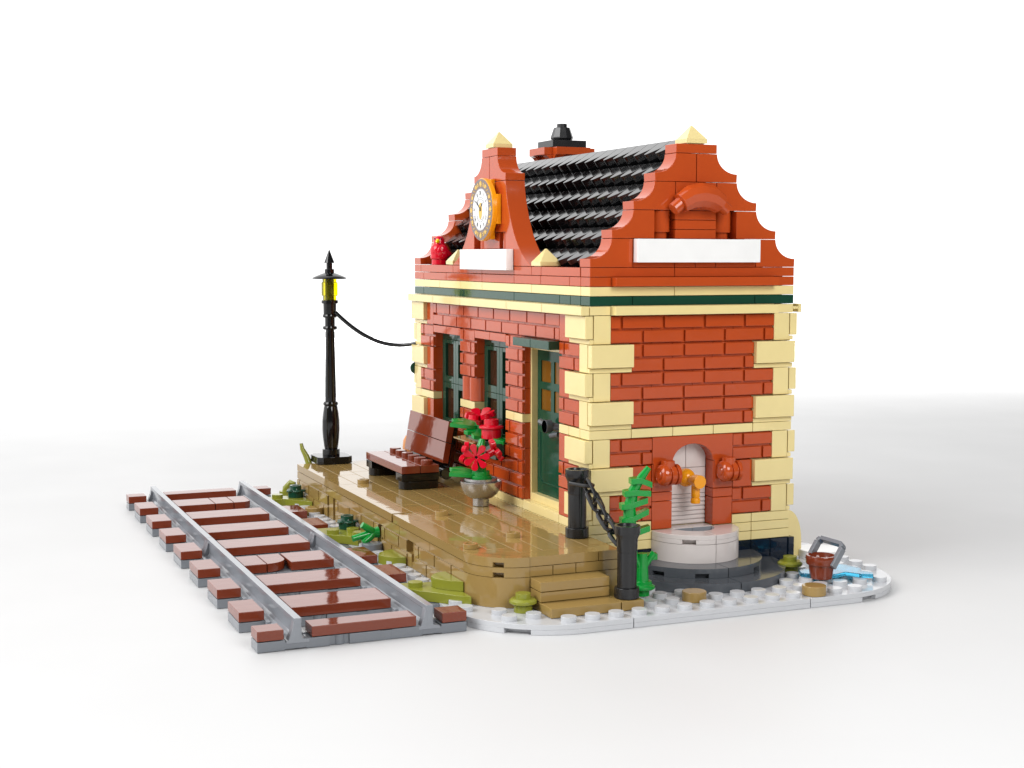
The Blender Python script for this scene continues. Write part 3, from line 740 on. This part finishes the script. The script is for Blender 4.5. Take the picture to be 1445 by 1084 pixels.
# ------------------------------------------------------------------ bollards and chain
def bollard(x, y, z, label):
    r = thing('bollard', label, 'bollard', (x, y, z), 'black bollards joined by a chain')
    mm = MB(); mm.prism([(x + .5 * math.cos(pi / 12 * (2 * i + 1)), y + .5 * math.sin(pi / 12 * (2 * i + 1))) for i in range(12)], 'z', z + .004, z + .42); build('foot', mm, BLACKM, r)
    mm = MB(); mm.lathe((x, y, z), [(.385, .42), (.385, 1.82), (.40, 1.83), (.42, 2.35), (.49, 2.5), (.51, 2.56), (.51, 2.86), (.40, 2.86), (.38, 2.78), (.02, 2.78)], 'z', 28); build('post', mm, BLACKM, r, bevel=.01)
    return r
bollard(.08, -.56, 2.4, 'black bollard standing on the platform at the building corner')
bollard(4.45, -.5, .8, 'black bollard standing on the lower step in front of the fern')
chn = thing('chain', 'black chain of oval links hanging between the two bollards', 'chain', (2.2, -.56, 2.9))
cpts = [(.35, -.75, 4.72), (1.02, -.56, 4.72), (1.5, -.56, 4.36), (2.0, -.56, 3.98), (2.5, -.56, 3.66), (3.02, -.55, 3.36), (3.5, -.53, 3.05), (3.9, -.5, 2.86), (4.15, -.5, 2.62)]
lp = [Vector(p) for p in cpts]
for i in range(len(lp) - 1):
    a, b = lp[i], lp[i + 1]; d = (b - a); L = d.length * .5 + .24; d.normalize()
    side = Vector((0, 1, 0)) if i % 2 == 0 else d.cross(Vector((0, 1, 0))).normalized()
    side = (side - d * side.dot(d)).normalized(); mid = (a + b) / 2; w = .235
    ring_ = []
    for k in range(20):
        t = 2 * pi * k / 20; c, s = math.cos(t), math.sin(t)
        u = (L - w) * (1 if c > 1e-6 else -1 if c < -1e-6 else 0) + w * c
        ring_.append(mid + d * u + side * (w * s))
    mm = MB(); mm.tube(ring_, .08, 8, closed=True); build('link', mm, BLACKM, chn, bevel=0)

# ------------------------------------------------------------------ fountain
ft_ = thing('wall_fountain', 'wall fountain with cream half round basin, orange arched niche and yellow tap', 'fountain', (1.5, 5, .4))
half = lambda r, cx_=0, n=28, nt=(), dp=.3: arc(cx_, 5, r, -90, 90, n, nt, dp)
def half_disc(name, r, z0, z1, mat, notch, seam=True):
    mm = MB(); zm = (z0 + z1) / 2
    for s in (-1, 1):
        def q(nt):
            a = arc(0, 5, r, 0.3, 90, 16, [(abs(c), w) for c, w in nt if c * s > 0])
            pts_ = [(.03, 5 + .006)] + a + [(.03, 5 + r)]
            return [(x, 5 + (y - 5) * s) for x, y in pts_]
        mm.prism(q(notch), 'z', z0 + .006, zm); mm.prism(q([]), 'z', zm, z1)
    return build(name, mm, mat, ft_)
half_disc('lower_disc', 4.0, .4, .8, DGRAY, [(-30, 8), (56, 8)])
half_disc('upper_disc', 3.0, .8, 1.2, DGRAY, [(-22, 11), (-58, 11), (35, 11)])
half_disc('basin_wall', 2.0, 1.2, 2.0, CREAM, [])
mm = MB()      # rim with bowl
def rimpoly(r0, r1, s, nt):
    a = arc(0, 5, r1, .3, 88.9, 14, [(abs(c), w) for c, w in nt if c * s > 0]); b = arc(0, 5, r0, .3, 90, 12)[::-1]
    return [(x, 5 + (y - 5) * s) for x, y in a + [(.02, 5 + r1), (.02, 5 + r0)] + b[1:]]
for s in (-1, 1):
    mm.prism(rimpoly(.95, 2.0, s, [(-34, 17), (66, 12)]), 'z', 2.01, 2.2); mm.prism(rimpoly(.95, 2.0, s, []), 'z', 2.2, 2.4)
for s in (-1, 1): mm.box(-.65, .0, 5 + s * .01, 5 + s * .98, 2.02, 2.4)
build('basin_rim', mm, CREAM, ft_)
mm = MB(); mm.box(.003, .97, 4.03, 5.97, 1.9, 2.03); mm.box(.003, .05, 4.03, 5 - .006, 2.0, 2.37); mm.box(.003, .05, 5 + .006, 5.97, 2.0, 2.37)
build('bowl', mm, LGRAY, ft_, bevel=.01)  # grey lining: the shade inside the bowl is put into its colour
mm = MB()
cut = [(5 - 1 * math.cos(t), 5.25 + .78 * math.sin(t)) for t in [pi * i / 20 for i in range(21)]]
mm.prism([(3 + G, 5.25)] + [(3 + G, 6.39), (7 - G, 6.39), (7 - G, 5.25)] + cut[::-1], 'x', -.7, .005)
for a, b in ((3, 4), (6, 7)):
    for z0, z1 in ((2.41, 3.62), (3.62, 4.02), (4.02, 5.24)): mm.box(-.7, .005, a, b, z0, z1, G * .7)
build('niche_surround', mm, ORANGE, ft_)
mm = MB()
mm.box(-.9, -.62, 4, 5, 4.9, 6.1, .01); mm.box(-.9, -.62, 5, 6, 4.9, 6.1, .01); mm.box(-.9, -.62, 4, 6, 3.75, 4.9, .01)
for i in range(7): mm.prism([(-.85, 2.42 + .19 * i), (-.66, 2.42 + .19 * i), (-.62, 2.47 + .19 * i), (-.62, 2.53 + .19 * i), (-.66, 2.60 + .19 * i), (-.85, 2.60 + .19 * i)], 'y', 4.01, 5.99)
build('niche_back', mm, CREAM, ft_, bevel=.012)
mm = MB(); mm.ball((-.45, 4.93, 4.5), .40, 24, 16); mm.tube([(-.4, 4.95, 4.48), (.62, 4.98, 4.45)], .2, 16); mm.cyl((.30, 4.98, 4.45), .29, .36, 'x', 28)
mm.lathe((.28, 4.98, 3.48), [(.19, 0), (.21, .04), (.21, .2), (.16, .24), (.19, .3), (.19, .7), (.15, .9)], 'z', 20)
build('tap', mm, GOLD, ft_, bevel=.012)
for yc in (3.55, 6.55):
    mm = MB(); mm.lathe((.42, yc - .42, 4.82), [(.14, -.05), (.18, -.02), (.2, 0), (.28, .0), (.28, -.02), (.33, -.02), (.42, .05), (.45, .10), (.45, .30), (.36, .32), (.36, .40), (.45, .42), (.45, .62), (.36, .64), (.36, .70), (.45, .72), (.45, .86), (.38, .9)], 'y', 26)
    mm.box(-.01, .4, yc - .3, yc + .3, 4.5, 5.2); mm.cyl((.38, yc, 5.1), .3, .32, 'z', 20); mm.box(-.01, .06, yc - .5, yc + .5, 4.3, 5.3)
    build('scroll', mm, ORANGE, ft_, bevel=.012)

# ------------------------------------------------------------------ plants beside the steps
fx, fy = 2.75, .72
m = MB()
stem = [(fx + .25, fy - .25, .42), (fx + .18, fy - .22, 1.2), (fx, fy - .16, 2.2), (fx - .12, fy - .16, 3.2), (fx - .1, fy - .18, 4.0), (fx - .02, fy - .05, 4.7), (fx + .12, fy + .25, 5.25), (fx + .2, fy + .52, 5.62)]
m.tube(stem, .2, 10, rs=[.28, .28, .28, .28, .26, .22, .17, .12])
def prong(mb, c, d1, l, tilt):
    c = Vector(c); d = Vector((d1[0], d1[1], 0)).normalized(); w = Vector((-d.y, d.x, 0))
    tip = c + d * l + Vector((0, 0, tilt)); a = c - d * .38 + Vector((0, 0, -.05))
    vs = []
    for q, h in ((a, .26), (c, .30), (tip, .20)):
        for sx in (-1, 1):
            for sz in (-1, 1): vs.append(q + w * sx * h + Vector((0, 0, .12 * sz)))
    mb.add(vs, [(0, 1, 3, 2), (8, 10, 11, 9)] + [f for b in (0, 4) for f in ((b, b + 4, b + 5, b + 1), (b + 2, b + 3, b + 7, b + 6), (b + 1, b + 5, b + 7, b + 3), (b, b + 2, b + 6, b + 4))])
for z, l, t, ox, oy in ((1.95, .85, .05, .05, 0.05), (2.92, .75, .22, -.08, -.12), (3.50, .75, .32, -.12, -.16), (4.08, .72, .2, -.1, -.18), (4.62, .72, -.06, -.03, -.08), (5.12, .5, -.2, .08, .15)):
    prong(m, (fx + ox, fy + oy, z), (.25, .95), l, t)
o = build('fern', m, GREEN, origin=(fx + .25, fy - .25, .4), bevel=.015); tag(o, 'tall bright green fern frond curving beside the fountain behind the front bollard', 'plant')
sx_, sy_ = 3.62, .62
m = MB(); m.cyl((sx_, sy_, .6), .3, .3, 'z', 20); m.lathe((sx_, sy_, .85), [(.44, 0), (.52, .05), (.52, .14), (.44, .2), (.40, .22), (.38, .34), (.26, .36)], 'z', 24); m.tube([(sx_, sy_, 1.15), (sx_, sy_, 2.3)], .24, 12, rs=[.27, .2])
m.tube([(sx_, sy_ + .05, 1.7), (sx_ + .02, sy_ + .3, 2.05), (sx_ + .05, sy_ + .5, 2.3)], .13, 10); m.tube([(sx_, sy_ - .05, 1.65), (sx_, sy_ - .3, 2.1), (sx_, sy_ - .42, 2.6)], .13, 10)
o = build('sprout', m, GREEN, origin=(sx_, sy_, .6), bevel=.01); tag(o, 'short bright green three pronged sprout on studs behind the front bollard', 'plant')

# ------------------------------------------------------------------ bucket and puddle
bxx, byy = 3.78, 9.05
bk = thing('bucket', 'reddish brown bucket with a raised grey handle standing on the base plate', 'bucket', (bxx, byy, .4))
m = MB(); m.lathe((bxx, byy, .4), [(.44, .205), (.46, .205), (.53, .78), (.62, .80), (.64, .84), (.65, 1.14), (.63, 1.18), (.54, 1.18), (.50, .9), (.46, .86), (.02, .84)], 'z', 32); build('body', m, BROWN, bk, bevel=0, ang=40)
m = MB()
d = Vector((-.12, .62, .80)).normalized(); sd = Vector((.94, .34, 0)).normalized(); sd = (sd - d * sd.dot(d)).normalized()
hp = [Vector((bxx, byy, 1.30)) + sd * q[0] * .64 + d * q[1] for q in ((-1, -.12), (-1, .82), (-.84, .98), (.84, .98), (1, .82), (1, -.12))]
def bar(mb, a, b, w, h):
    a = Vector(a); b = Vector(b); t = (b - a).normalized(); n1 = sd if abs(t.dot(sd)) < .7 else d; n1 = (n1 - t * n1.dot(t)).normalized(); n2 = t.cross(n1)
    vs = [q + n1 * s1 * h + n2 * s2 * w for q in (a, b) for s1, s2 in ((-1, -1), (1, -1), (1, 1), (-1, 1))]
    mb.add(vs, [(3, 2, 1, 0), (4, 5, 6, 7), (0, 1, 5, 4), (1, 2, 6, 5), (2, 3, 7, 6), (3, 0, 4, 7)])
for i in range(5): bar(m, hp[i], hp[i + 1], .17, .09)
build('handle', m, MGRAY, bk, bevel=.03)
m = MB()
wp = [(3.3, 8.35), (3.9, 8.7), (4.1, 9.6), (3.9, 10.2), (4.45, 10.55), (4.75, 11.0), (4.4, 11.25), (3.9, 11.0), (3.5, 11.3), (2.6, 11.1), (2.2, 10.6), (2.3, 9.8), (2.7, 9.2), (2.8, 8.6)]
m.prism(wp, 'z', .605, .78)
o = build('puddle', m, WATER, origin=(3.3, 10, .6), bevel=.03); tag(o, 'clear blue water splash lying on the studs behind the bucket', 'puddle')

# ------------------------------------------------------------------ round tiles and small greens on the base plate
def round_tile(x, y, mat, label, cat='round tile', z=.4, h=.4, name='round_tile', grp=None):
    mm = MB(); mm.lathe((x, y, z), [(.49, .004), (.49, h)], 'z', 32); return tag(build(name, mm, mat, origin=(x, y, z), bevel=.03), label, cat, grp)
round_tile(4.5, 2.5, DTAN, 'round dark tan tile lying in front of the fountain', grp='loose round tiles')
round_tile(5.5, 7.5, DTAN, 'round dark tan tile lying in front of the brown bucket', grp='loose round tiles')
round_tile(-19.9, -6.4, DTAN, 'round dark tan tile lying between the track and the platform', grp='loose round tiles')
round_tile(-9.6, -6.45, MGRAY, 'round grey tile between track and platform beside the green twig', grp='loose round tiles')
def bush(x, y, z, label):
    mm = MB(); mm.cyl((x, y, z), .36, .34, 'z', 20); mm.lathe((x, y, z + .3), [(.44, 0), (.54, .06), (.54, .16), (.44, .24)], 'z', 24); mm.cyl((x, y, z + .5), .3, .24, 'z', 20)
    return tag(build('small_bush', mm, OLIVE, origin=(x, y, z), bevel=.01), label, 'plant', 'olive round bushes')
bush(3.5, -4.5, .4, 'small olive green round bush beside the platform steps'); bush(1.7, 8.9, .4, 'small olive green round bush beside the dark grey fountain disc')
def cup(x, y, z, label):
    mm = MB(); mm.cyl((x, y, z), .42, .34, 'z', 20)
    for i in range(5):
        a = 2 * pi * i / 5; mm.ball((x + .34 * math.cos(a), y + .34 * math.sin(a), z + .36), (.22, .22, .08), 12, 8)
    mm.lathe((x, y, z + .3), [(.42, 0), (.32, .12), (.32, .36), (.2, .36), (.2, .28), (.01, .28)], 'z', 22)
    return tag(build('flower_cup', mm, DGREEN, origin=(x, y, z), bevel=.01, ang=50), label, 'plant', 'dark green flower cups')
cup(-23.4, -6.5, .8, 'dark green flower cup on olive patch at far end of the platform'); cup(-13.45, -6.5, .8, 'dark green flower cup on olive patch beside the bright green twig')
def patch(polys, studs, org, label, extra=None):
    mm = MB()
    for p, z0, z1 in polys: mm.prism(p, 'z', z0 + .004, z1)
    for x, y, z in studs: stud(mm, x, y, z)
    return tag(build('moss_patch', mm, OLIVE, origin=org, bevel=.015), label, 'moss patch', 'olive moss patches beside the track')
patch([([(-24, -7.98), (-23.02, -7.98), (-23.0, -7.2), (-22.2, -6.6), (-21.6, -6.05), (-24, -6.05)], .4, .8)], [(-23.5, -7.5, .8)], (-23, -7, .4), 'olive moss patch at the far end of the platform under a dark green cup')
patch([([(-13.98, -7.98), (-12.4, -7.98), (-11.8, -7.2), (-11.02, -6.7), (-11.02, -6.05), (-13.98, -6.05)], .4, .8)], [(-12.5, -7.5, .8), (-12.5, -6.5, .8), (-11.5, -6.5, .8)], (-12.5, -7, .4), 'olive moss patch with three bare studs behind the bright green twig')
patch([([(-7.9, -6.03), (-7.75, -6.45), (-7.4, -6.8), (-6.98, -6.98), (-6.5, -6.85), (-6.1, -6.5), (-5.95, -6.03)], .4, .8)], [], (-7, -6.4, .4), 'single olive moss leaf lying flat between track and platform wall')
patch([([(-1.3, -7.98), (-.3, -7.98), (.3, -7.6), (1.0, -6.98), (1.6, -6.55), (2.0, -6.05), (-.9, -6.05)], .4, .8), ([(-.98, -6.03), (-.9, -6.4), (-.62, -6.72), (-.3, -6.9), (.2, -6.85), (.7, -6.5), (1.1, -6.06), (1.1, -6.03)], .8, 1.2)], [(-.5, -7.5, .8)], (0, -6.8, .4), 'two tier olive moss patch by the rounded platform corner')
m = MB(); b0 = Vector((-10.0, -6.02, 1.2))
m.tube([b0, b0 + Vector((0, -.35, -.02))], .25, 12, rs=[.28, .2])
for e in ((0.1, -.82, .42), (0, -1.25, -.22), (.15, -.8, -.42)): m.tube([b0 + Vector((0, -.2, 0)), b0 + Vector((e[0], e[1] * .6, e[2] * .5)), b0 + Vector(e)], .15, 10, rs=[.2, .165, .15])
o = build('twig', m, GREEN, origin=tuple(b0), bevel=0, ang=60); tag(o, 'bright green forked twig sticking out of the platform side wall', 'twig')
m = MB(); m.tube([(-25.6, -5.1, 1.2), (-25.6, -5.1, 2.2), (-25.75, -5.25, 2.7), (-25.95, -5.42, 3.1), (-26.0, -5.48, 3.42)], .15, 10, rs=[.2, .2, .17, .13, .09])
m.cyl((-25.6, -5.1, .41), .35, .9, 'z', 16)
o = build('vine_shoot', m, OLIVE, origin=(-25.6, -5.1, .4), bevel=0, ang=60); tag(o, 'olive vine shoot rising behind the far platform corner near the lamp', 'plant')
m = MB(); m.tube([(-26.2, -6.3, .42), (-26.15, -6.3, .9), (-26.0, -6.1, 1.2), (-25.8, -5.9, 1.15)], .16, 10, rs=[.3, .24, .18, .1]); m.cyl((-26.2, -6.3, .41), .42, .3, 'z', 20)
o = build('sprout', m, OLIVE, origin=(-26.2, -6.3, .4), bevel=0, ang=60); tag(o, 'small olive sprout at the far end corner of the base plate', 'plant')
# tan buttress and white block behind the building
m = MB(); m.prism([(10.23, .42), (10.98, .42), (10.98, 1.3)] + [(10.23 + .75 * math.cos(t), 1.3 + 1.4 * math.sin(t)) for t in [pi / 2 * i / 12 for i in range(13)]], 'x', -1.0, -.5)
o = build('buttress', m, TAN, origin=(-.75, 10.5, .4)); tag(o, 'tan curved buttress slab at the rear corner of the station', 'buttress')
m = MB(); m.lathe((-.3, 11.8, .4), [(.97, .004), (.97, .47)], 'z', 36)
o = build('round_tile', m, WHITE, origin=(-.3, 11.8, .4), bevel=.03); tag(o, 'wide white round tile at the rear of the base plate behind the bucket', 'round tile')
m = MB(); m.lathe((-22.03, .12, 7.85), [(.32, -.22), (.34, -.18), (.34, -.05), (.2, 0)], 'x', 18)
o = build('wall_plant', m, DGREEN, origin=(-22.1, .1, 7.6), bevel=0); tag(o, 'small dark green plant peeking round the far corner of the station', 'plant')

# ------------------------------------------------------------------ world, lights, camera
sc = bpy.context.scene
w = bpy.data.worlds.new('World'); sc.world = w; w.use_nodes = True
nt = w.node_tree; bg = nt.nodes['Background']
# studio surroundings: a bright white backdrop on one side, darker room on the other
tcw = nt.nodes.new('ShaderNodeTexCoord')
dt = nt.nodes.new('ShaderNodeVectorMath'); dt.operation = 'DOT_PRODUCT'; dt.inputs[1].default_value = (-0.85, -0.50, 0.05)
mrw = nt.nodes.new('ShaderNodeMapRange'); mrw.interpolation_type = 'SMOOTHSTEP'
mrw.inputs['From Min'].default_value = -0.15; mrw.inputs['From Max'].default_value = 0.45; mrw.inputs['To Min'].default_value = 0.12; mrw.inputs['To Max'].default_value = 1.5
nt.links.new(tcw.outputs['Generated'], dt.inputs[0]); nt.links.new(dt.outputs['Value'], mrw.inputs['Value'])
bg.inputs[0].default_value = (1, 1, 1, 1); nt.links.new(mrw.outputs['Result'], bg.inputs[1])
def area(name, loc, target, size, power, spread=180, col=(1, 1, 1)):
    l = bpy.data.lights.new(name, 'AREA'); l.shape = 'DISK'; l.size = size * U; l.energy = power; l.color = col; l.spread = math.radians(spread)
    o = bpy.data.objects.new(name, l); C.objects.link(o); o.location = [c * U for c in loc]
    o.rotation_euler = (Vector(target) - Vector(loc)).to_track_quat('-Z', 'Y').to_euler(); return o
area('key_light', (-4, -104, 86), (-8, 0, 6), 80, 1120)
area('fill_light', (94, 12, 64), (-5, 5, 8), 64, 830)

area('backdrop_light', (-215, 40, 95), (-215, 40, 0), 170, 5600, 112)
area('backdrop_light', (-150, 165, 90), (-150, 165, 0), 110, 3200, 104)
CAMP = [53.3190367, -26.1793232, 14.0649904]; YAW, PIT, ROL, FPX = 2.73921585, -0.0889808571, 0.00137063247, 2023.15637
f = Vector((math.cos(YAW) * math.cos(PIT), math.sin(YAW) * math.cos(PIT), math.sin(PIT)))
r = Vector((math.sin(YAW), -math.cos(YAW), 0)); u = r.cross(f)
r2 = r * math.cos(ROL) + u * math.sin(ROL); u2 = u * math.cos(ROL) - r * math.sin(ROL)
cam = bpy.data.cameras.new('camera'); co = bpy.data.objects.new('camera', cam); C.objects.link(co)
M = Matrix((r2, u2, -f)).transposed().to_4x4(); M.translation = Vector(CAMP) * U; co.matrix_world = M
cam.sensor_width = 36; cam.lens = FPX / 1445 * 36; cam.clip_start = .05; cam.clip_end = 500
sc.camera = co
sc.render.engine = 'CYCLES'
sc.cycles.max_bounces = 10; sc.cycles.transparent_max_bounces = 10
vs_ = sc.view_settings; vs_.view_transform = 'Standard'; vs_.look = 'None'; vs_.exposure = 0; vs_.gamma = 1
